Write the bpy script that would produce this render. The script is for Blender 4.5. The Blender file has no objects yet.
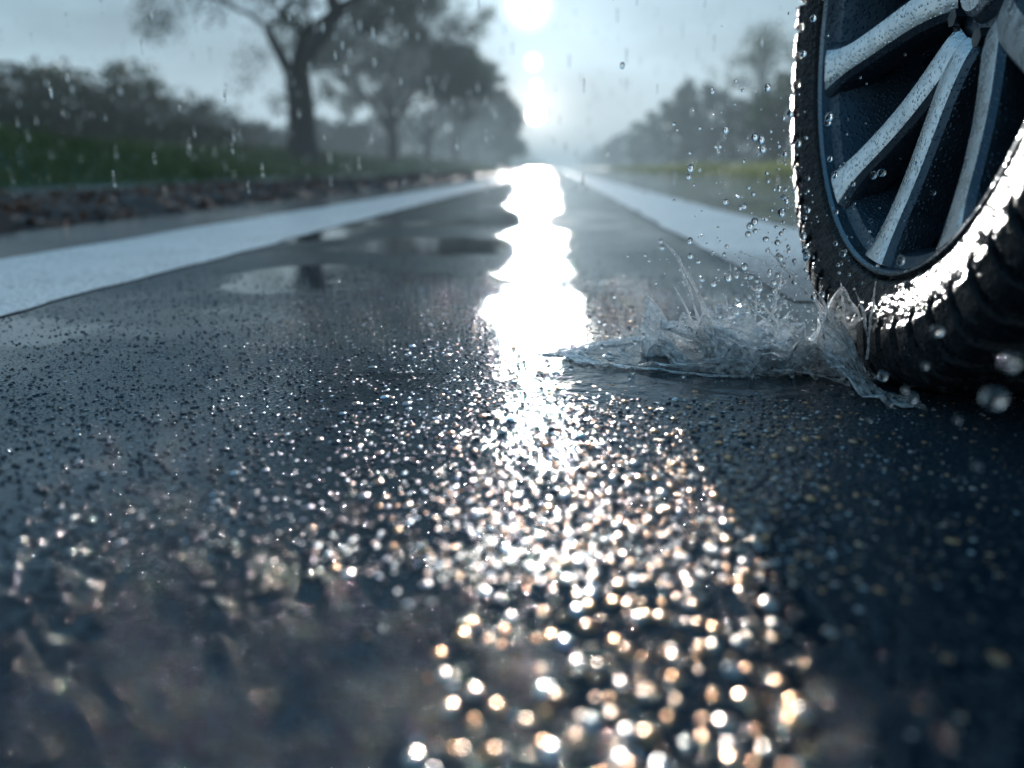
import bpy, math, numpy as np
from mathutils import Vector, Matrix
S=bpy.context.scene
S.view_settings.view_transform='Standard'; S.view_settings.look='None'; S.view_settings.exposure=0
def link(o,parent=None):
    S.collection.objects.link(o)
    if parent: o.parent=parent
    return o
def empty(name,loc=(0,0,0)):
    e=bpy.data.objects.new(name,None); e.location=loc; e.empty_display_size=.1
    return link(e)
def mesh(name,V,F,mats,parent=None,smooth=True,midx=None):
    me=bpy.data.meshes.new(name)
    V=np.asarray(V,dtype=np.float32)
    if isinstance(F,np.ndarray):
        k=F.shape[1]
        me.vertices.add(len(V)); me.vertices.foreach_set('co',V.ravel())
        me.loops.add(F.size); me.loops.foreach_set('vertex_index',F.astype(np.int32).ravel())
        me.polygons.add(len(F)); me.polygons.foreach_set('loop_start',np.arange(0,F.size,k,dtype=np.int32))
        me.polygons.foreach_set('loop_total',np.full(len(F),k,dtype=np.int32))
        me.update(calc_edges=True)
    else:
        me.from_pydata([tuple(map(float,v)) for v in V],[],F); me.update()
    if not isinstance(mats,(list,tuple)): mats=[mats]
    for m in mats: me.materials.append(m)
    if smooth: me.polygons.foreach_set('use_smooth',np.ones(len(me.polygons),dtype=bool))
    if midx is not None: me.polygons.foreach_set('material_index',np.asarray(midx,dtype=np.int32))
    me.validate()
    return link(bpy.data.objects.new(name,me),parent)
def setattr_f(o,name,arr):
    a=o.data.attributes.new(name,'FLOAT','POINT'); a.data.foreach_set('value',np.asarray(arr,dtype=np.float32))
def gridfaces(nu,nv,closeu=False):
    iu=np.arange(nu if closeu else nu-1); iv=np.arange(nv-1)
    a,b=np.meshgrid(iu,iv,indexing='ij'); a=a.ravel(); b=b.ravel(); a2=(a+1)%nu
    return np.stack([a*nv+b,a2*nv+b,a2*nv+b+1,a*nv+b+1],1)
def snoise(x,y,seed=0,oct=5,f0=1.):
    r=np.random.default_rng(seed); o=np.zeros(np.broadcast(x,y).shape); amp=1;f=f0
    for i in range(oct):
        for k in range(3):
            a=r.uniform(0,2*np.pi); p=r.uniform(0,6.28); ff=f*r.uniform(.7,1.4)
            o=o+amp*np.sin(ff*(x*np.cos(a)+y*np.sin(a))+p)/3
        amp*=.55; f*=2.1
    return o
# ---------- materials
class M:
    def __init__(s,name):
        s.m=bpy.data.materials.new(name); s.m.use_nodes=True; s.n=s.m.node_tree.nodes; s.l=s.m.node_tree.links
        s.b=s.n['Principled BSDF']
    def node(s,t): return s.n.new(t)
    def L(s,a,b): s.l.new(a,b)
    def set(s,**k):
        for a,v in k.items():
            s.b.inputs[a.replace('_',' ')].default_value=v
        return s
    def coords(s):
        return s.node('ShaderNodeTexCoord').outputs['Object']
    def noise(s,scale,detail=4,rough=.55,vec=None):
        n=s.node('ShaderNodeTexNoise'); n.inputs['Scale'].default_value=scale; n.inputs['Detail'].default_value=detail; n.inputs['Roughness'].default_value=rough
        s.L(vec if vec is not None else s.coords(),n.inputs['Vector']); return n.outputs['Fac']
    def vor(s,scale,feature='F1',vec=None):
        n=s.node('ShaderNodeTexVoronoi'); n.feature=feature; n.inputs['Scale'].default_value=scale
        s.L(vec if vec is not None else s.coords(),n.inputs['Vector']); return n
    def ramp(s,fac,stops):
        r=s.node('ShaderNodeValToRGB'); s.L(fac,r.inputs[0]); e=r.color_ramp.elements
        while len(e)<len(stops): e.new(.5)
        for x,(p,c) in zip(e,stops):
            x.position=p; x.color=(c,c,c,1) if isinstance(c,(int,float)) else (*c,1)
        return r.outputs['Color']
    def math(s,op,a,b=None):
        n=s.node('ShaderNodeMath'); n.operation=op
        for i,v in enumerate((a,b)):
            if v is None: continue
            if isinstance(v,(int,float)): n.inputs[i].default_value=v
            else: s.L(v,n.inputs[i])
        return n.outputs[0]
    def mix(s,f,a,b):
        n=s.node('ShaderNodeMix'); n.data_type='RGBA'; s.L(f,n.inputs[0])
        for i,v in ((6,a),(7,b)):
            if isinstance(v,tuple): n.inputs[i].default_value=(*v,1)
            else: s.L(v,n.inputs[i])
        return n.outputs[2]
    def bump(s,h,strength=.5,dist=.01,normal=None):
        n=s.node('ShaderNodeBump'); n.inputs['Distance'].default_value=dist
        if isinstance(strength,(int,float)): n.inputs['Strength'].default_value=strength
        else: s.L(strength,n.inputs['Strength'])
        s.L(h,n.inputs['Height'])
        if normal is not None: s.L(normal,n.inputs['Normal'])
        return n.outputs['Normal']
a=M('wet_asphalt')
grain=a.vor(210).outputs['Distance']; g2=a.noise(500,3)
pud=a.ramp(a.noise(1.5,4,.6),[(.36,0.),(.56,1.)])   # 1 = rough grain, 0 = water film
for (cx,cy,rx,ry) in [(-.50,1.50,.13,.24),(-.30,2.15,.26,.30),(-.15,3.2,.3,.4),(-.75,2.5,.15,.3),(-.05,.28,.40,.20)]:
    mp=a.node('ShaderNodeMapping'); mp.vector_type='TEXTURE'; mp.inputs['Location'].default_value=(cx,cy,0); mp.inputs['Scale'].default_value=(rx,ry,1); a.L(a.coords(),mp.inputs[0])
    ln_=a.node('ShaderNodeVectorMath'); ln_.operation='LENGTH'; a.L(mp.outputs[0],ln_.inputs[0])
    dd_=a.math('ADD',ln_.outputs['Value'],a.math('MULTIPLY',a.noise(9,5,.6),1.1))
    pud=a.math('MULTIPLY',pud,a.ramp(a.math('MULTIPLY',dd_,.5),[(.66,0.),(.80,1.)] if cy>1 else [(.6,0.),(.95,1.)]))
gc=a.noise(260,4)
cr=a.ramp(gc,[(.3,(.012,.021,.031)),(.7,(.050,.074,.094))]); cs=a.ramp(gc,[(.3,(.004,.010,.017)),(.7,(.018,.031,.044))])
a.L(a.mix(pud,cs,cr),a.b.inputs['Base Color'])
a.L(a.math('ADD',a.math('MULTIPLY',pud,.045),.025),a.b.inputs['Roughness'])
h=a.math('ADD',a.math('MULTIPLY',grain,1.0),a.math('MULTIPLY',g2,.45))
st=a.math('ADD',a.math('MULTIPLY',pud,.26),.012)
nb=a.bump(a.noise(18,4),a.math('ADD',a.math('MULTIPLY',pud,.025),.008),.01)
a.L(a.bump(h,st,.0040,nb),a.b.inputs['Normal'])
a.set(IOR=1.42)
ASPH=a.m
p=M('road_paint')
wn=p.noise(90,6,.7); sy=p.node('ShaderNodeSeparateXYZ'); p.L(p.coords(),sy.inputs[0])
mr=p.node('ShaderNodeMapRange'); p.L(sy.outputs['Y'],mr.inputs[0]); mr.inputs[1].default_value=1.25; mr.inputs[2].default_value=2.1; mr.inputs[3].default_value=.28; mr.inputs[4].default_value=0.
sx=p.node('ShaderNodeMapRange'); p.L(sy.outputs['X'],sx.inputs[0]); sx.inputs[1].default_value=0; sx.inputs[2].default_value=.2
wear=p.math('SUBTRACT',p.math('ADD',wn,p.math('MULTIPLY',p.noise(4,3),.16)),p.math('MULTIPLY',mr.outputs[0],sx.outputs[0]))
p.L(p.mix(p.ramp(wear,[(.40,0.),(.58,1.)]),(.12,.13,.14),(.86,.88,.88)),p.b.inputs['Base Color']); p.set(Roughness=.25,IOR=1.5)
p.L(p.bump(p.vor(210).outputs['Distance'],.5,.004,p.bump(p.noise(12,4),.3,.01)),p.b.inputs['Normal'])
PAINT=p.m
def simple(name,c1,c2,scale,rough,bs=.4,bd=.02,detail=5,ior=1.45):
    m=M(name); m.L(m.ramp(m.noise(scale,detail,.6),[(.3,c1),(.7,c2)]),m.b.inputs['Base Color'])
    m.set(Roughness=rough,IOR=ior)
    if bs: m.L(m.bump(m.noise(scale*3,4),bs,bd),m.b.inputs['Normal'])
    return m.m
PATH=simple('wet_path',(.12,.14,.15),(.22,.24,.25),3,.15,.15,.005)
SOIL=simple('wet_soil',(.03,.017,.012),(.13,.06,.04),6,.55,.8,.03)
GROUND=simple('grass_ground',(.04,.065,.025),(.10,.12,.045),1.5,.8,.5,.05)
def leafmat(name,c1,c2,scale=.6,tr=0.):
    m=M(name); c=m.ramp(m.noise(scale,3,.6),[(.3,c1),(.7,c2)]); m.L(c,m.b.inputs['Base Color']); m.set(Roughness=.6)
    if tr:
        t=m.node('ShaderNodeBsdfTranslucent'); m.L(c,t.inputs[0]); mx=m.node('ShaderNodeMixShader'); mx.inputs[0].default_value=tr
        m.L(m.b.outputs[0],mx.inputs[1]); m.L(t.outputs[0],mx.inputs[2]); m.L(mx.outputs[0],m.n['Material Output'].inputs['Surface'])
    return m.m
BLADE=leafmat('grass_blade',(.07,.10,.03),(.20,.23,.10),1.2,.3)
LITTER=leafmat('leaf_litter',(.10,.03,.015),(.30,.12,.05),8)
RUB=M('wet_rubber'); RUB.L(RUB.ramp(RUB.noise(60,4),[(.3,(.005,.006,.008)),(.7,(.013,.016,.019))]),RUB.b.inputs['Base Color'])
RUB.L(RUB.ramp(RUB.noise(45,4),[(.35,.10),(.65,.32)]),RUB.b.inputs['Roughness'])
RUB.L(RUB.bump(RUB.noise(120,5,.65),.30,.005,RUB.bump(RUB.vor(300).outputs['Distance'],.3,.003)),RUB.b.inputs['Normal']); RUB.set(IOR=1.25); RUB=RUB.m
def metal(name,c,rough,bs=.25,met=1.):
    m=M(name); m.set(Base_Color=(*c,1),Metallic=met)
    m.L(m.ramp(m.noise(50,3),[(.3,rough*.6),(.7,rough*1.5)]),m.b.inputs['Roughness'])
    v=m.ramp(m.vor(260).outputs['Distance'],[(.0,1.),(.42,0.)])
    m.L(m.bump(v,bs,.002),m.b.inputs['Normal']); return m.m
SILVER=metal('machined_alloy',(.62,.66,.69),.26,.30)
LIP=metal('lip_alloy',(.20,.23,.26),.25,.25)
GREY=metal('painted_alloy',(.06,.085,.11),.30,.4,.7)
BARREL=metal('barrel_alloy',(.05,.085,.12),.4,.7,.6)
DISC=metal('brake_disc_steel',(.10,.11,.12),.35,.1)
BLACK=metal('black_plastic',(.01,.01,.012),.4,.1,0.)
w=M('water'); w.set(Base_Color=(.97,.99,1,1),Roughness=.0,IOR=1.33,Transmission_Weight=1.); WATER=w.m
w=M('aerated_water'); w.L(w.ramp(w.noise(150,4,.6),[(.38,1.),(.64,.5)]),w.b.inputs['Transmission Weight']); w.set(Base_Color=(.97,.99,1,1),Roughness=.03,IOR=1.38); FOAM=w.m
f=M('water_film'); f.set(Base_Color=(.02,.03,.038,1),Roughness=.04,IOR=1.5)
f.L(f.bump(f.noise(70,4),.35,.004),f.b.inputs['Normal']); FILM=f.m
d=M('water_glint_bead'); at=d.node('ShaderNodeAttribute'); at.attribute_name='glint'; at2=d.node('ShaderNodeAttribute'); at2.attribute_name='glint_tint'
c1=d.mix(at2.outputs['Fac'],(.88,.95,1),(1,.52,.26)); d.L(d.mix(at.outputs['Fac'],(.02,.03,.04),c1),d.b.inputs['Base Color'])  # cool-to-warm colour of sun glints put into the metallic bead colour
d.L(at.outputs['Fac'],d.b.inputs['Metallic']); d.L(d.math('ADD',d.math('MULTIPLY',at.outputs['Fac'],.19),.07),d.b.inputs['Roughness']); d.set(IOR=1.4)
BEAD=d.m

# ---------- camera & sun direction
CAMH=.20; PITCH=math.radians(15.1); YAW=math.radians(3.1); FPX=800.
cd=bpy.data.cameras.new('camera'); cam=link(bpy.data.objects.new('camera',cd)); cam.location=(0,0,CAMH)
cam.rotation_euler=(math.pi/2-PITCH,0,YAW); cd.sensor_width=36; cd.lens=36*FPX/1024; cd.clip_start=.01; cd.clip_end=5000
cd.dof.use_dof=True; cd.dof.focus_distance=.78; cd.dof.aperture_fstop=2.7
S.camera=cam
R3=cam.rotation_euler.to_matrix()
def ray(px,py): return (R3@Vector(((px-512)/FPX,(384-py)/FPX,-1))).normalized()
sd=ray(535,115); sel=math.asin(sd.z); saz=math.atan2(sd.x,sd.y)
sl=bpy.data.lights.new('sun','SUN'); sl.energy=24.; sl.angle=math.radians(1.2); sl.color=(1,.97,.93)
so=link(bpy.data.objects.new('sun',sl)); so.rotation_euler=sd.to_track_quat('Z','Y').to_euler()
# ---------- world
W=bpy.data.worlds.new('World'); S.world=W; W.use_nodes=True; N=W.node_tree.nodes; LK=W.node_tree.links
bg=N['Background']; 
def wm(op,a,b=None,c=None):
    n=N.new('ShaderNodeMath'); n.operation=op
    for i,v in enumerate((a,b,c)):
        if v is None: continue
        if isinstance(v,(int,float)): n.inputs[i].default_value=v
        else: LK.new(v,n.inputs[i])
    return n.outputs[0]
tc=N.new('ShaderNodeTexCoord'); dirv=tc.outputs['Generated']
sep=N.new('ShaderNodeSeparateXYZ'); LK.new(dirv,sep.inputs[0])
sky=N.new('ShaderNodeTexSky'); sky.sky_type='NISHITA'; sky.sun_disc=False; sky.sun_elevation=sel; sky.sun_rotation=saz; sky.dust_density=1
gr=N.new('ShaderNodeValToRGB'); LK.new(sep.outputs['Z'],gr.inputs[0]); E=gr.color_ramp.elements
stops=[(0,(.46,.60,.68)),(.12,(.38,.54,.64)),(.25,(.32,.50,.64)),(.6,(.13,.31,.48)),(1,(.06,.21,.37))]
while len(E)<len(stops): E.new(.5)
for e,(q,c) in zip(E,stops): e.position=q; e.color=(*c,1)
nz=N.new('ShaderNodeTexNoise'); nz.inputs['Scale'].default_value=3.2; nz.inputs['Detail'].default_value=5
mp=N.new('ShaderNodeMapping'); mp.inputs['Scale'].default_value=(1,1,3.5); LK.new(dirv,mp.inputs[0]); LK.new(mp.outputs[0],nz.inputs['Vector'])
cl=wm('MULTIPLY_ADD',nz.outputs['Fac'],1.7,.16)
def dotp(v):
    n=N.new('ShaderNodeVectorMath'); n.operation='DOT_PRODUCT'; LK.new(dirv,n.inputs[0]); n.inputs[1].default_value=v
    return wm('MAXIMUM',n.outputs['Value'],0.)
def scale(col,f):
    n=N.new('ShaderNodeVectorMath'); n.operation='SCALE'
    if isinstance(col,tuple): n.inputs[0].default_value=col
    else: LK.new(col,n.inputs[0])
    if isinstance(f,(int,float)): n.inputs['Scale'].default_value=f
    else: LK.new(f,n.inputs['Scale'])
    return n.outputs[0]
def add(a,b):
    n=N.new('ShaderNodeVectorMath'); n.operation='ADD'; LK.new(a,n.inputs[0]); LK.new(b,n.inputs[1]); return n.outputs[0]
tot=add(scale(gr.outputs['Color'],cl),scale(sky.outputs[0],.003))
ds=dotp(sd); d2=dotp(ray(535,-30))
tot=add(tot,scale((.60,.70,.74),wm('MULTIPLY',wm('POWER',ds,30.),.42)))
tot=add(tot,scale((.9,1,1.),wm('MULTIPLY',wm('POWER',d2,240.),.24)))
tot=add(tot,scale((1,.97,.9),wm('MULTIPLY',wm('POWER',ds,1300.),1.0)))
def disc(v,deg,soft,amt,col):
    global tot
    dd=dotp(v); n=N.new('ShaderNodeMapRange'); n.interpolation_type='SMOOTHSTEP'; LK.new(dd,n.inputs[0])
    n.inputs[1].default_value=math.cos(math.radians(deg+soft)); n.inputs[2].default_value=math.cos(math.radians(deg)); n.inputs[3].default_value=0; n.inputs[4].default_value=amt
    tot=add(tot,scale(col,n.outputs[0]))
disc(sd,.32,.3,18.,(1,.86,.68))
disc(ray(536,84),.10,.2,2.5,(1,.90,.74))
disc(ray(533,62),.22,.4,1.6,(1,.91,.78))
disc(ray(528,4),.7,1.3,.6,(1,.97,.93))
LK.new(tot,bg.inputs['Color']); bg.inputs['Strength'].default_value=1.0

# ---------- ground
def sheet(name,x0,x1,y0,y1,z,mat,nx=2,ny=2,zf=None,yl=None):
    xs=np.linspace(x0,x1,nx); ys=np.linspace(y0,y1,ny) if yl is None else yl
    X,Y=np.meshgrid(xs,ys,indexing='ij'); Z=np.full(X.shape,float(z)) if zf is None else zf(X,Y)
    return mesh(name,np.stack([X,Y,Z],-1).reshape(-1,3),gridfaces(nx,len(ys)),mat)
sheet('ground',-1500,1500,-1500,2500,-.04,GROUND)
sheet('road',-1.75,5.2,-6,1500,0,ASPH)
def line(name,x0,x1,y0,y1,seed):
    ys=y0+np.geomspace(.02,y1-y0,1600)-.02
    e0=x0+.012*snoise(ys*0,ys,seed,7,9); e1=x1+.014*snoise(ys*0,ys,seed+1,7,9)
    V=np.concatenate([np.stack([e0,ys,np.full_like(ys,.002)],1),np.stack([e1,ys,np.full_like(ys,.002)],1)])
    n=len(ys); i=np.arange(n-1); F=np.stack([i,i+n,i+n+1,i+1],1)
    return mesh(name,V,F,PAINT)
line('road_line',-1.24,-.77,-4,1400,3)
line('road_line',.38,.80,1.25,1400,5)
def vz(X,Y): return .045+.03*snoise(X,Y,11,5,3)-.09*np.clip(1-np.minimum(X+3.45,-1.72-X)/.18,0,1)+.02*snoise(X,Y,17,4,14)
sheet('verge',-3.45,-1.72,-6,300,0,SOIL,30,2,vz,np.concatenate([np.linspace(-6,0,20),np.geomspace(.05,300,700)]))
sheet('path',-6.3,-3.3,-6,1500,-.01,PATH)
def bankz(X,Y):
    t=np.clip((np.abs(X)-6.1)/2.2,0,1); t=t*t*(3-2*t); return -.05+.62*t+.06*snoise(X,Y,21,4,.8)*t
sheet('grass_bank',-60,-6.1,-10,1500,0,GROUND,70,2,bankz,np.concatenate([np.linspace(-10,0,8),np.geomspace(.5,1500,160)]))
def bankz2(X,Y):
    t=np.clip((X-5.1)/3,0,1); return -.03+.30*t+.05*snoise(X,Y,22,4,.8)*t
sheet('grass_bank',5.1,60,-10,1500,0,GROUND,60,2,bankz2,np.concatenate([np.linspace(-10,0,8),np.geomspace(.5,1500,160)]))
def blades(name,x0,x1,y0,y1,n,zf,hh,seed):
    r=np.random.default_rng(seed); x=r.uniform(x0,x1,n); y=y0*(y1/y0)**r.uniform(0,1,n); z=zf(x,y)-.02
    hgt=hh*r.uniform(.4,1.3,n)*(1+.5*snoise(x,y,seed,3,.7)); wd=.012*(1+y/12); an=r.uniform(0,3.14,n); lx=r.normal(0,.25,n)*hgt; ly=r.normal(0,.25,n)*hgt
    A=np.stack([x-wd*np.cos(an),y-wd*np.sin(an),z],1);B=np.stack([x+wd*np.cos(an),y+wd*np.sin(an),z],1);C=np.stack([x+lx,y+ly,z+hgt],1)
    V=np.stack([A,B,C],1).reshape(-1,3); mesh(name,V,np.arange(3*n).reshape(-1,3),BLADE,smooth=False)
blades('grass',-22,-6.15,4,90,60000,bankz,.28,31)
blades('grass',5.15,20,5,90,40000,bankz2,.22,32)
n=9000; r=np.random.default_rng(40); x=r.uniform(-3.5,-1.7,n); y=1.0*(60/1.0)**r.uniform(0,1,n); z=vz(x,y)+.012
s=r.uniform(.012,.032,n); e1=r.normal(size=(n,3));e1[:,2]*=.35; e1/=np.linalg.norm(e1,axis=1)[:,None]; e2=np.cross(e1,np.array([0,0,1.])+r.normal(0,.35,(n,3))); e2/=np.linalg.norm(e2,axis=1)[:,None]
c=np.stack([x,y,z],1); V=np.stack([c-e1*s[:,None],c-e2*s[:,None]*.55,c+e1*s[:,None],c+e2*s[:,None]*.55],1).reshape(-1,3)
mesh('fallen_leaves',V,np.arange(4*n).reshape(-1,4),LITTER,smooth=False)
mm=bpy.data.materials.new('glowing_mist'); mm.use_nodes=True; nn_=mm.node_tree.nodes; nn_.clear()
out=nn_.new('ShaderNodeOutputMaterial'); ab=nn_.new('ShaderNodeVolumeAbsorption'); em=nn_.new('ShaderNodeEmission'); ad=nn_.new('ShaderNodeAddShader')
DEN=.0048
ab.inputs['Color'].default_value=(0,0,0,1); ab.inputs['Density'].default_value=DEN; em.inputs['Color'].default_value=(.45,.60,.68,1); em.inputs['Strength'].default_value=DEN  # volume emits a constant haze colour, standing in for scattered skylight
mm.node_tree.links.new(ab.outputs[0],ad.inputs[0]); mm.node_tree.links.new(em.outputs[0],ad.inputs[1]); mm.node_tree.links.new(ad.outputs[0],out.inputs['Volume'])
bx=np.array([(x_,y_,z_) for x_ in (-220,220) for y_ in (14,900) for z_ in (-.3,11)],float)
mesh('glowing_mist',bx,[(0,1,3,2),(4,6,7,5),(0,4,5,1),(2,3,7,6),(0,2,6,4),(1,5,7,3)],mm,smooth=False)

# ---------- trees
def tubes(paths,seg=6):
    V=[];F=[];o=0
    for P,Rr in paths:
        P=np.asarray(P);n=len(P); T=np.gradient(P,axis=0); T/=np.linalg.norm(T,axis=1)[:,None]+1e-9
        ref=np.array([0.31,.17,.93]); U=np.cross(T,ref); U/=np.linalg.norm(U,axis=1)[:,None]+1e-9; Wv=np.cross(T,U)
        a=np.linspace(0,2*np.pi,seg,endpoint=False)
        ring=P[:,None]+np.asarray(Rr)[:,None,None]*(np.cos(a)[None,:,None]*U[:,None]+np.sin(a)[None,:,None]*Wv[:,None])
        V.append(ring.reshape(-1,3)); i,j=np.meshgrid(np.arange(n-1),np.arange(seg),indexing='ij'); i=i.ravel();j=j.ravel();j2=(j+1)%seg
        F.append(o+np.stack([i*seg+j,i*seg+j2,(i+1)*seg+j2,(i+1)*seg+j],1)); o+=n*seg
    return np.concatenate(V),np.concatenate(F)
def leafcloud(cent,rad,per,size,r,flat=.8):
    n=len(cent)*per; c=np.repeat(cent,per,0); rr=np.repeat(rad,per)
    dd=r.normal(size=(n,3)); dd/=np.linalg.norm(dd,axis=1)[:,None]; c=c+dd*(rr*r.uniform(0,1,n)**.5)[:,None]*np.array([1,1,flat])
    s=size*r.uniform(.5,1.4,n); e1=r.normal(size=(n,3)); e1/=np.linalg.norm(e1,axis=1)[:,None]; e2=np.cross(e1,r.normal(size=(n,3))); e2/=np.linalg.norm(e2,axis=1)[:,None]
    return np.stack([c-e1*s[:,None],c-e2*s[:,None]*.5,c+e1*s[:,None],c+e2*s[:,None]*.5],1).reshape(-1,3),np.arange(4*n).reshape(-1,4)
def tree(name,x,y,z,H,tr,barkc,leafc,seed,depth=6,per=14,leaf=.07,spread=.55,clear=.3):
    r=np.random.default_rng(seed); e=empty(name,(x,y,z)); paths=[];tips=[]
    def grow(p,dv,L,rad,dep):
        n=5; P=[p]; R=[rad]; dcur=dv.copy()
        for i in range(n):
            dcur=dcur+r.normal(0,.17,3)+np.array([0,0,.06]); dcur/=np.linalg.norm(dcur); P.append(P[-1]+dcur*L/n); R.append(rad*(1-.38*(i+1)/n))
        paths.append((P,R))
        if dep<=2: tips.extend([P[-1],P[3]])
        if dep==0: return
        k=3 if r.random()<.6 else 2
        for q in range(k):
            ax=r.normal(size=3); ax-=ax.dot(dcur)*dcur; ax/=np.linalg.norm(ax)+1e-9
            an=r.uniform(.35,.9)*spread/.55; nd=dcur*math.cos(an)+ax*math.sin(an)
            st=P[-1] if q<2 else P[r.integers(2,5)]
            grow(np.array(st),nd,L*r.uniform(.62,.86),R[-1]*r.uniform(.55,.8),dep-1)
    tl=H*clear; P=[np.array([0,0,-.3]),np.array([0,0,.05]),np.array([.02,0,tl*.25]),np.array([.05,0,tl*.6]),np.array([.0,0,tl])]; paths.append((P,[tr*1.7,tr*1.25,tr,tr*.9,tr*.85]))
    for q in range(4):
        an=q*1.57+r.uniform(-.4,.4); t=r.uniform(.35,.75); grow(P[-1].copy()-np.array([0,0,.1*q*tl*.6]),np.array([math.cos(an)*math.sin(t),math.sin(an)*math.sin(t),math.cos(t)]),H*.24,tr*r.uniform(.4,.62),depth-1)
    V,F=tubes(paths,7); mesh('trunk_and_limbs',V,F,simple('bark_'+name,tuple(c*.7 for c in barkc),barkc,8,.7,.6,.03),e)
    tips=np.array(tips); V,F=leafcloud(tips,np.full(len(tips),.5*H/9),per,leaf,r); mesh('leaves',V,F,leafmat('leaf_'+name,tuple(c*.6 for c in leafc),leafc,.8,.3),e,smooth=False)
bark=(.025,.025,.025); lf=(.045,.07,.045)
def place(px,L):
    v=ray(px,168); return L*v.y/v.x
tree('oak_tree',-7.6,place(303,-7.6),.5,9.5,.44,bark,lf,5,7,9,.055,.68,.25)
for i,(px,L,H) in enumerate([(393,-7.8,9.5),(428,-8.6,9.5),(455,-9,9.8),(475,-9.6,9.5),(488,-10.5,9)]):
    tree('roadside_tree',L,place(px,L),.45,H,.3,bark,lf,50+i,6,22+3*i,.08+.03*i,.5,.16)
def mass(name,pts,col,leaf,per,seed):
    r=np.random.default_rng(seed); C=[];Rr=[]
    for (x,y,w,hh) in pts:
        k=80; t=r.normal(size=(k,3)); t/=np.linalg.norm(t,axis=1)[:,None]; t*=r.uniform(.3,1.1,k)[:,None]**.5
        cc=np.stack([x+t[:,0]*w,y+t[:,1]*w,hh*.45+t[:,2]*hh*.5],1); C.append(cc); Rr.append(r.uniform(.1,.28,k)*min(w,hh))
    V,F=leafcloud(np.concatenate(C),np.concatenate(Rr),per,leaf,r); return mesh(name,V,F,leafmat('foliage_'+name,tuple(c*.3 for c in col),col,.5,.25),smooth=False)
r=np.random.default_rng(3); pts=[]
for px,top,dist in [(-60,55,26),(-20,62,26),(20,60,26),(55,54,27),(90,52,28),(125,60,29),(155,80,31),(185,96,34),(215,106,37),(240,122,42),(10,100,22),(110,110,24),(60,95,23),(170,120,26)]:
    v=ray(px,168); x=v.x/v.y*dist; pts.append((x,dist,2.6,(168-top)/800*dist+.1))
mass('hedge',pts,(.04,.065,.03),.10,45,60)
pts=[]
for px,top,L in [(345,118,-16),(372,112,-18),(400,105,-16),(430,105,-14),(455,105,-13),(478,118,-13),(270,125,-20),(310,122,-18)]:
    yy=place(px,L); pts.append((L,yy,L*-.25,(168-top)/800*yy))
mass('distant_tree_row',pts,(.05,.08,.045),.2,45,61)
pts=[]
for px,top in [(835,70),(800,78),(765,80),(740,92),(715,85),(695,80),(672,98),(655,112),(640,126),(625,132),(612,140),(600,146),(590,151),(582,155)]:
    yy=place(px,13.); pts.append((13+r.uniform(-1,2),yy,3.,(168-top)/800*yy))
for k,(a_,b_) in enumerate([(0,5),(5,9),(9,14)]):
    mass('distant_tree_row',pts[a_:b_],(.045,.075,.045),.15+.12*k,60,70+k)
pts=[]
for px,top in [(495,108),(508,120),(521,138),(534,150),(543,157)]:
    yy=min(place(px,-9.),850); pts.append((-10-r.uniform(0,3),yy,4.,(168-top)/800*yy))
mass('distant_tree_row',pts,(.05,.08,.045),.4,60,77)
tree('bare_tree',13,place(762,13),.2,8.5,.18,bark,lf,91,6,4,.08,.5,.25)

# ---------- wheel
SC_=1.06
RF=.93
WC=np.array([.420,.785,(.236+(.3515-.236)*RF-.0045)*SC_]); WROT=math.radians(-.6)
wheel=empty('car_wheel',tuple(WC)); wheel.rotation_euler=(0,0,WROT); wheel.scale=(SC_,)*3
half=[(-.088,.236),(-.098,.243),(-.109,.256),(-.116,.276),(-.119,.300),(-.116,.320),(-.108,.337),(-.095,.344),(-.06,.349),(0,.351)]
prof=half+[(-x,q) for x,q in half[-2::-1]]
prof=np.array(prof); sgm=np.concatenate([[0],np.cumsum(np.linalg.norm(np.diff(prof,axis=0),axis=1))])
t=np.linspace(0,sgm[-1],190); px_=np.interp(t,sgm,prof[:,0]); pr_=np.interp(t,sgm,prof[:,1])
for _ in range(3):
    px_[1:-1]=(px_[:-2]+px_[1:-1]*2+px_[2:])/4; pr_[1:-1]=(pr_[:-2]+pr_[1:-1]*2+pr_[2:])/4
nT=np.gradient(px_),np.gradient(pr_); ln=np.hypot(*nT); nx=-nT[1]/ln; nr=nT[0]/ln
NA=1800; th=np.linspace(0,2*np.pi,NA,endpoint=False)
TH,PX=np.meshgrid(th,px_,indexing='ij'); PR=np.broadcast_to(pr_,TH.shape)
def sstep(x,a,b): t=np.clip((x-a)/(b-a),0,1); return t*t*(3-2*t)
def groove(d,w): return 1-sstep(np.abs(d),w*.5,w*.5+.0025)
tread=sstep(PR,.335,.342)
D=np.zeros_like(TH)
for gx in (-.066,-.022,.022,.066): D=np.maximum(D,groove(PX-gx+.003*np.sin(TH*52),.007)*.008*tread)
ph=(TH*60/(2*np.pi)+PX*14+ .12*np.sin(TH*7))%1; lat=1-sstep(np.abs(ph-.5),.10,.17)
D=np.maximum(D,lat*.0100*sstep(np.abs(PX),.028,.036)*sstep(PR,.280,.300))
ph2=(TH*120/(2*np.pi)-PX*20)%1; D=np.maximum(D,(1-sstep(np.abs(ph2-.5),.04,.09))*.003*tread)
side=1-sstep(PR,.295,.305)
D=D-side*.0012*(sstep(PR,.290,.292)-sstep(PR,.296,.298))-side*.002*(sstep(PR,.247,.249)-sstep(PR,.254,.257))
ARC=np.broadcast_to(t,TH.shape)
D=D+.0006*snoise(TH*.33,ARC,5,3,110)+.0005*np.abs(snoise(TH*.33,ARC,6,3,300))
XX=PX-nx*D; RR=PR-nr*D; RR=.236+(RR-.236)*RF
def rev(X,R,TH): return np.stack([X,R*np.sin(TH),-R*np.cos(TH)],-1)
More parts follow.
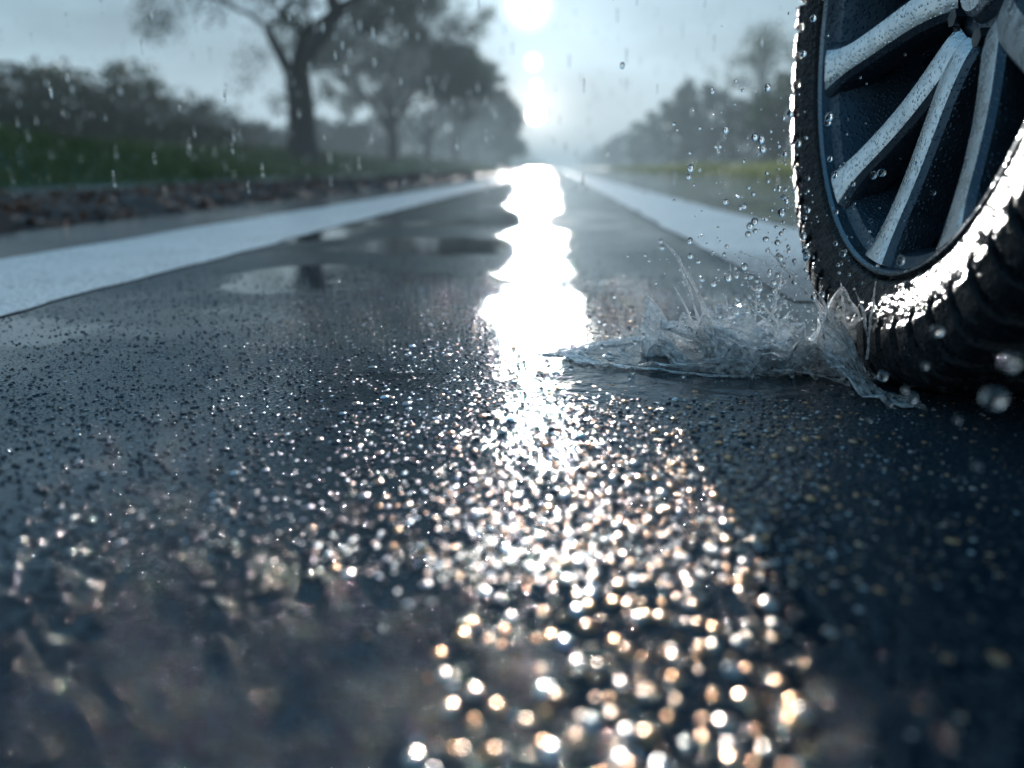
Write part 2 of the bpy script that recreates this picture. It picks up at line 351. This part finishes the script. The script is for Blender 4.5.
TV=rev(XX,RR,TH); TV[...,2]=np.maximum(TV[...,2],-WC[2]/SC_+.0003)
mesh('tyre',TV.reshape(-1,3),gridfaces(NA,190,True),RUB,wheel)
def lathe(name,pts,mat,N_=256,par=wheel,smooth=True):
    P=np.array(pts); th=np.linspace(0,2*np.pi,N_,endpoint=False); T,X=np.meshgrid(th,P[:,0],indexing='ij'); R=np.broadcast_to(P[:,1],T.shape)
    o=mesh(name,rev(X,R,T).reshape(-1,3),gridfaces(N_,len(P),True),mat,par)
    m=o.modifiers.new('b','EDGE_SPLIT'); m.split_angle=math.radians(35); return o
lathe('rim_lip',[(-.090,.246),(-.102,.245),(-.106,.242),(-.106,.240),(-.103,.238)],LIP)
lathe('rim_flange',[(-.103,.238),(-.094,.236),(-.090,.231),(-.088,.226)],GREY)
lathe('rim_barrel',[(-.088,.226),(-.07,.221),(.02,.208),(.09,.212),(.10,.236)],BARREL)
lathe('brake_disc',[(.0,.02),(.0,.06),(-.012,.062),(-.012,.085),(.006,.086),(.006,.165),(.03,.165)],DISC)
lathe('hub',[(-.046,.0005),(-.048,.028),(-.044,.032),(-.042,.034),(-.044,.060),(-.040,.070),(-.01,.072)],GREY)
lathe('hub_cap',[(-.056,.0005),(-.056,.024),(-.052,.028),(-.046,.029)],SILVER)
lathe('rim_back',[(.06,.01),(.055,.212)],BLACK)
V=[];F=[]
nu=14
for i in range(nu):
    a_=math.radians(150+i*5); 
    for (x,q) in [(-.025,.115),(-.03,.125),(-.03,.165),(-.022,.178),(.03,.178),(.03,.115)]: V.append((x,q*math.sin(a_),-q*math.cos(a_)))
for i in range(nu-1):
    for j in range(6): F.append((i*6+j,i*6+(j+1)%6,(i+1)*6+(j+1)%6,(i+1)*6+j))
F+= [tuple(range(6)),tuple((nu-1)*6+5-k for k in range(6))]
mesh('brake_caliper',V,F,GREY,wheel,smooth=False)
V=[];F=[];MI=[]
def spoke(a0,a1,w0,w1):
    n=30; base=len(V); K=10
    for i in range(n):
        t=i/(n-1); q=.045+t*(.2345-.045); an=math.radians(a0+(a1-a0)*math.sin(t*math.pi/2)**1.2); wv=w0+(w1-w0)*t-.004*math.sin(t*math.pi)+.024*max(0,t-.76)/.24*max(0,(t-.76)/.24)
        xf=-.046-.054*t**.7+.008*math.sin(t*math.pi); dpt=.052-.018*t
        hw=wv/2
        cs=[(-hw*.66,xf),(-hw*.3,xf-.0012),(hw*.3,xf-.0012),(hw*.66,xf),(hw*.93,xf+.005),(hw,xf+.013),(hw*.85,xf+dpt),(-hw*.85,xf+dpt),(-hw,xf+.013),(-hw*.93,xf+.005)]
        er=(math.sin(an),-math.cos(an)); et=(math.cos(an),math.sin(an))
        for (u,x) in cs: V.append((x,q*er[0]+u*et[0],q*er[1]+u*et[1]))
    for i in range(n-1):
        for j in range(K):
            F.append((base+i*K+j,base+(i+1)*K+j,base+(i+1)*K+(j+1)%K,base+i*K+(j+1)%K)); MI.append(0 if j in(0,1,2) else 1)
for k in range(5):
    c=25+72*k; spoke(c-8,c-18,.046,.042); spoke(c+8,c+18,.046,.042)
o=mesh('spokes',V,F,[SILVER,GREY],wheel,smooth=True,midx=MI); m=o.modifiers.new('b','EDGE_SPLIT'); m.split_angle=math.radians(28)
V=[];F=[]
def bolt(x,y,z,q):
    b=len(V)
    for xx,s_ in ((x,.9),(x+.02,1)):
        for i in range(6): V.append((xx,y+q*s_*math.cos(i*1.0472),z+q*s_*math.sin(i*1.0472)))
    F.append(tuple(b+i for i in range(6)))
    for i in range(6): F.append((b+i,b+(i+1)%6,b+6+(i+1)%6,b+6+i))
for k in range(5):
    an=math.radians(61+72*k); bolt(-.052,.047*math.sin(an),-.047*math.cos(an),.009)
mesh('wheel_bolts',V,F,DISC,wheel,smooth=False)

def ico(sub):
    import bmesh
    b=bmesh.new(); bmesh.ops.create_icosphere(b,subdivisions=sub,radius=1); V=np.array([v.co[:] for v in b.verts]); F=np.array([[v.index for v in f.verts] for f in b.faces]); b.free(); return V,F
I1=ico(2); I2=ico(3)
def balls(C,R,sc,I,):
    C=np.asarray(C);n=len(C);V,F=I
    VV=C[:,None]+V[None]*(np.asarray(R)[:,None,None])*np.asarray(sc).reshape(-1,1,3)
    FF=F[None]+(np.arange(n)*len(V))[:,None,None]; return VV.reshape(-1,3),FF.reshape(-1,3)
na=10
aa=np.linspace(0,2*np.pi,na,endpoint=False); ph=np.array([0,.3,.62,.95])*math.pi/2
DV=[(0,0,1)]+[(math.sin(p)*math.cos(q),math.sin(p)*math.sin(q),math.cos(p)) for p in ph[1:] for q in aa]; DV=np.array(DV)
DF3=[(0,1+i,1+(i+1)%na) for i in range(na)]; 
for k in range(2):
    for i in range(na):
        a0=1+k*na+i;b0=1+k*na+(i+1)%na; DF3+= [(a0,a0+na,b0+na),(a0,b0+na,b0)]
DF=np.array(DF3)
def road_beads(n,rmin,rmax,flat,glint,seed,xfun=None,dr=(.2,1.6),wb=0.,pw=1.8):
    r=np.random.default_rng(seed)
    d=1/(r.uniform(1/(dr[1]*1.6),1/dr[0],n)); 
    d=np.where(r.random(n)<.5,r.uniform(dr[0],dr[1],n),d)
    x=r.uniform(-.85,.66,n)*d
    if xfun is not None:
        keep=r.random(n)<xfun(x/d,d); x=x[keep];d=d[keep]
    n=len(x); R=rmin*(rmax/rmin)**(r.random(n)**pw); sc=np.stack([r.uniform(.85,1.2,n),r.uniform(.85,1.2,n),flat*r.uniform(.8,1.2,n)],1)
    V=np.stack([x,d,np.full(n,.0003)],1)[:,None]+DV[None]*R[:,None,None]*sc[:,None]
    F=DF[None]+(np.arange(n)*len(DV))[:,None,None]
    g=glint*r.uniform(.5,1,n)*(r.random(n)<.9); wmm=np.clip(r.uniform(-.5,1.1,n)+wb+.9*(x/d),0,1)  # per-bead glint share and painted warmth, warmer towards the right
    return V.reshape(-1,3),F.reshape(-1,3),np.repeat(g,len(DV)),np.repeat(wmm,len(DV))
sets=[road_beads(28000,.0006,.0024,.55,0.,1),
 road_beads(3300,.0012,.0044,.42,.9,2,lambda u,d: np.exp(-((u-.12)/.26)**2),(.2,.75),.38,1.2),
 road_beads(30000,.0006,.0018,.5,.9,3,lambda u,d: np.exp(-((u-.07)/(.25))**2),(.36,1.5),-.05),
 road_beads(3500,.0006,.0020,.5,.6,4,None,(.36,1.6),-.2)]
VV=[];FF=[];o_=0
for A in sets: VV.append(A[0]);FF.append(A[1]+o_);o_+=len(A[0])
o=mesh('raindrops_on_road',np.concatenate(VV),np.concatenate(FF),BEAD); setattr_f(o,'glint',np.concatenate([A[2] for A in sets])); setattr_f(o,'glint_tint',np.concatenate([A[3] for A in sets]))

r=np.random.default_rng(9); nd=4500; ii=r.integers(0,NA,nd); jj=(r.random(nd)**1.1*130).astype(int)
C=TV[ii,jj]; V,F=balls(C,r.uniform(.0006,.0024,nd)*r.uniform(.6,1,nd),np.ones((nd,3)),I1)
mesh('water_drops',V,F,WATER,wheel)

# ---------- splash
splash=empty('water_splash',(.2,.86,0)); SC=np.array([.2,.86,0.])
r=np.random.default_rng(15); paths=[];bc=[];br=[]
def jet(p0,v,T,rad,tipball=True,n=14):
    P=[];R=[];ts=np.linspace(0,T,n)
    for k,t_ in enumerate(ts):
        p=np.array(p0)+np.array(v)*t_+np.array([0,0,-4.9])*t_*t_+r.normal(0,rad*.25,3)
        P.append(p); s_=k/(n-1); R.append(rad*(1.7-1.45*s_**.6+.2*math.sin(s_*9+p0[0]*300))*(1 if s_<.95 else .6))
    paths.append((P,R))
    if tipball: bc.append(P[-1]); br.append(rad*r.uniform(.6,1.1))
for k in range(26):
    an=r.uniform(0,6.283); q=r.uniform(.01,.05); p0=(q*math.cos(an),q*math.sin(an)*.8,.0)
    sp=r.uniform(.2,.9); v=(math.cos(an)*sp*.7-.1,math.sin(an)*sp*.4,r.uniform(.5,1.8)); jet(p0,v,r.uniform(.05,.12),r.uniform(.0014,.0036))
for k in range(30):
    p0=(r.uniform(.05,.13),r.uniform(-.12,.02),0.); v=(-r.uniform(-.3,1.3),r.uniform(-.5,.2),r.uniform(.4,1.9)); jet(p0,v,r.uniform(.04,.12),r.uniform(.0014,.0032))
for k in range(50):
    an=r.uniform(0,6.283); q=r.uniform(.03,.13); p0=(q*math.cos(an)*1.4,q*math.sin(an),.001); sp=r.uniform(.4,1.2); jet(p0,(math.cos(an)*sp,math.sin(an)*sp*.6,r.uniform(.03,.16)),r.uniform(.03,.07),r.uniform(.0018,.0045),False)
V1,F1=tubes(paths,8); V2,F2=balls(bc,br,np.ones((len(bc),3)),I1)
F1t=np.concatenate([F1[:,[0,1,2]],F1[:,[0,2,3]]])
o=mesh('jets',np.concatenate([V1,V2]),np.concatenate([F1t,F2+len(V1)]),FOAM,splash)
m=o.modifiers.new('r','REMESH'); m.mode='VOXEL'; m.voxel_size=.0010; m.use_smooth_shade=True
m=o.modifiers.new('s','SMOOTH'); m.iterations=3
def crown(rx,ry,hh,seed,cx=0,cy=0,flare=.6,a0=0,a1=6.283):
    nu,nv=300,32; r=np.random.default_rng(seed); u=np.linspace(a0,a1,nu); v=np.linspace(0,1,nv); U,Vv=np.meshgrid(u,v,indexing='ij')
    def nz(f,sd):
        rr=np.random.default_rng(sd); o=0
        for k in range(1,f+1): o=o+rr.normal()*np.sin(k*U+rr.uniform(0,6.28))/k**.6
        return o/1.6
    hgt=hh*np.clip(.42+.30*nz(6,seed)+.30*np.clip(nz(22,seed+50),-1,2)*np.abs(nz(14,seed+9)),.08,1.5)
    env=np.sin(np.clip((U-a0)/(a1-a0),0,1)*np.pi)**.4 if a1-a0<6.2 else 1
    hgt=hgt*env; rad=1+flare*hh/rx*Vv**1.6*(.9+.3*nz(5,seed+3))+.05*nz(12,seed+1)*Vv+.05*nz(5,seed+2)
    X=cx+rx*rad*np.cos(U);Y=cy+ry*rad*np.sin(U);Z=hgt*Vv*(1.2-.25*Vv)+.0008*np.sin(U*31+Vv*20)
    return np.stack([X,Y,Z],-1).reshape(-1,3),gridfaces(nu,nv)
Vs=[];Fs=[];o_=0
for prm in [(.028,.026,.085,1,-.005,0,.55,0,6.283),(.062,.046,.036,2,.0,0,1.1,0,6.283),(.05,.035,.095,3,.10,-.05,.6,1.5,4.6),(.03,.03,.045,4,-.040,.015,1.,0,6.283),(.100,.070,.014,6,-.01,-.01,1.8,0,6.283),(.035,.03,.070,8,.055,-.03,.9,0,6.283),(.04,.03,.065,9,.13,-.12,.8,1.,4.6),(.13,.08,.009,12,-.03,0,2.5,0,6.283)]:
    V,F=crown(*prm); Vs.append(V);Fs.append(F+o_);o_+=len(V)
o=mesh('crown_sheet',np.concatenate(Vs),np.concatenate(Fs),FOAM,splash); m=o.modifiers.new('so','SOLIDIFY'); m.thickness=.0010
def unproj(px,py,dd):
    v=ray(px,py); return np.array([0,0,CAMH])+np.array(v)/v.y*dd
C=[];R=[]
r=np.random.default_rng(77); nn=520
for k in range(nn):
    an=r.uniform(0,6.283); rad=abs(r.normal(0,.085)); z=abs(r.normal(0,.13))+.004
    C.append((SC[0]+.03+rad*math.cos(an),SC[1]+rad*math.sin(an)*.8-.01,z)); R.append(.0008+.0032*r.random()**3)
for k in range(150):
    an=r.uniform(0,6.283); C.append((SC[0]+r.normal(.0,.12),SC[1]+r.normal(-.03,.08),abs(r.normal(0,.012))+.003)); R.append(.0008+.002*r.random()**2)
for (px,py,dd,q) in [(763,149,.95,.0058),(738,196,.9,.0035),(748,234,.9,.0045),(771,298,.85,.006),(716,147,1.0,.003),(690,153,1.,.003),(694,185,.9,.0022),(768,181,.8,.0025),(718,228,.9,.0025),(766,219,.9,.003),(806,258,.8,.004),(645,255,.95,.003),(628,256,.9,.0022),(656,283,.9,.002),(680,322,.9,.0025),(700,170,1.1,.003),
   (937,331,.52,.0062),(883,376,.6,.005),(994,398,.36,.0068),(1010,362,.33,.005),(890,404,.55,.0028),(925,366,.5,.0028),(912,398,.5,.004),(905,390,.48,.0025),(978,466,.36,.0022),(870,420,.55,.0025),(958,420,.42,.0022)]:
    C.append(unproj(px,py,dd)); R.append(q*.72)
C=np.array(C)-SC; sc=np.stack([r.uniform(.9,1.1,len(C)),r.uniform(.9,1.1,len(C)),r.uniform(.9,1.35,len(C))],1)
V,F=balls(C,R,sc,I2); mesh('droplets',V,F,WATER,splash)
nu,nv=420,260; u=np.linspace(0,2*np.pi,nu,endpoint=False); v=np.linspace(.02,1,nv); U,Vv=np.meshgrid(u,v,indexing='ij')
RAD=.24*(1+.16*np.sin(2*U+1)+.12*np.sin(3*U+2.2)+.07*np.sin(7*U)+.05*np.sin(13*U+1)+.03*np.sin(29*U)); X=Vv*RAD*np.cos(U)*1.05+.01;Y=Vv*RAD*np.sin(U)*.95
wx=X+.012*snoise(X,Y,61,3,25); wy=Y+.012*snoise(X,Y,62,3,25)
q=np.hypot(wx/1.25,wy); Z=.0026-.0042*Vv**3 + np.exp(-q/.09)*.0013*np.sin(q*260)*(.6+.5*snoise(X,Y,63,2,20))+.0010*snoise(X,Y,4,5,50)*np.exp(-q/.25)
mesh('rippled_water',np.stack([X,Y,Z],-1).reshape(-1,3),gridfaces(nu,nv,True),FILM,splash)
r=np.random.default_rng(55); n=950; dd=r.uniform(1.2,7,n); uu=r.uniform(-.75,.7,n); C=np.stack([uu*dd,dd,CAMH+dd*r.uniform(-.03,.22,n)],1); C=C[C[:,2]>.03]
n=len(C); V,F=balls(C,r.uniform(.0006,.0012,n)*(1+C[:,1]*.25),np.tile([1,1,9.],(n,1)),I1); mesh('raindrops',V,F,WATER)
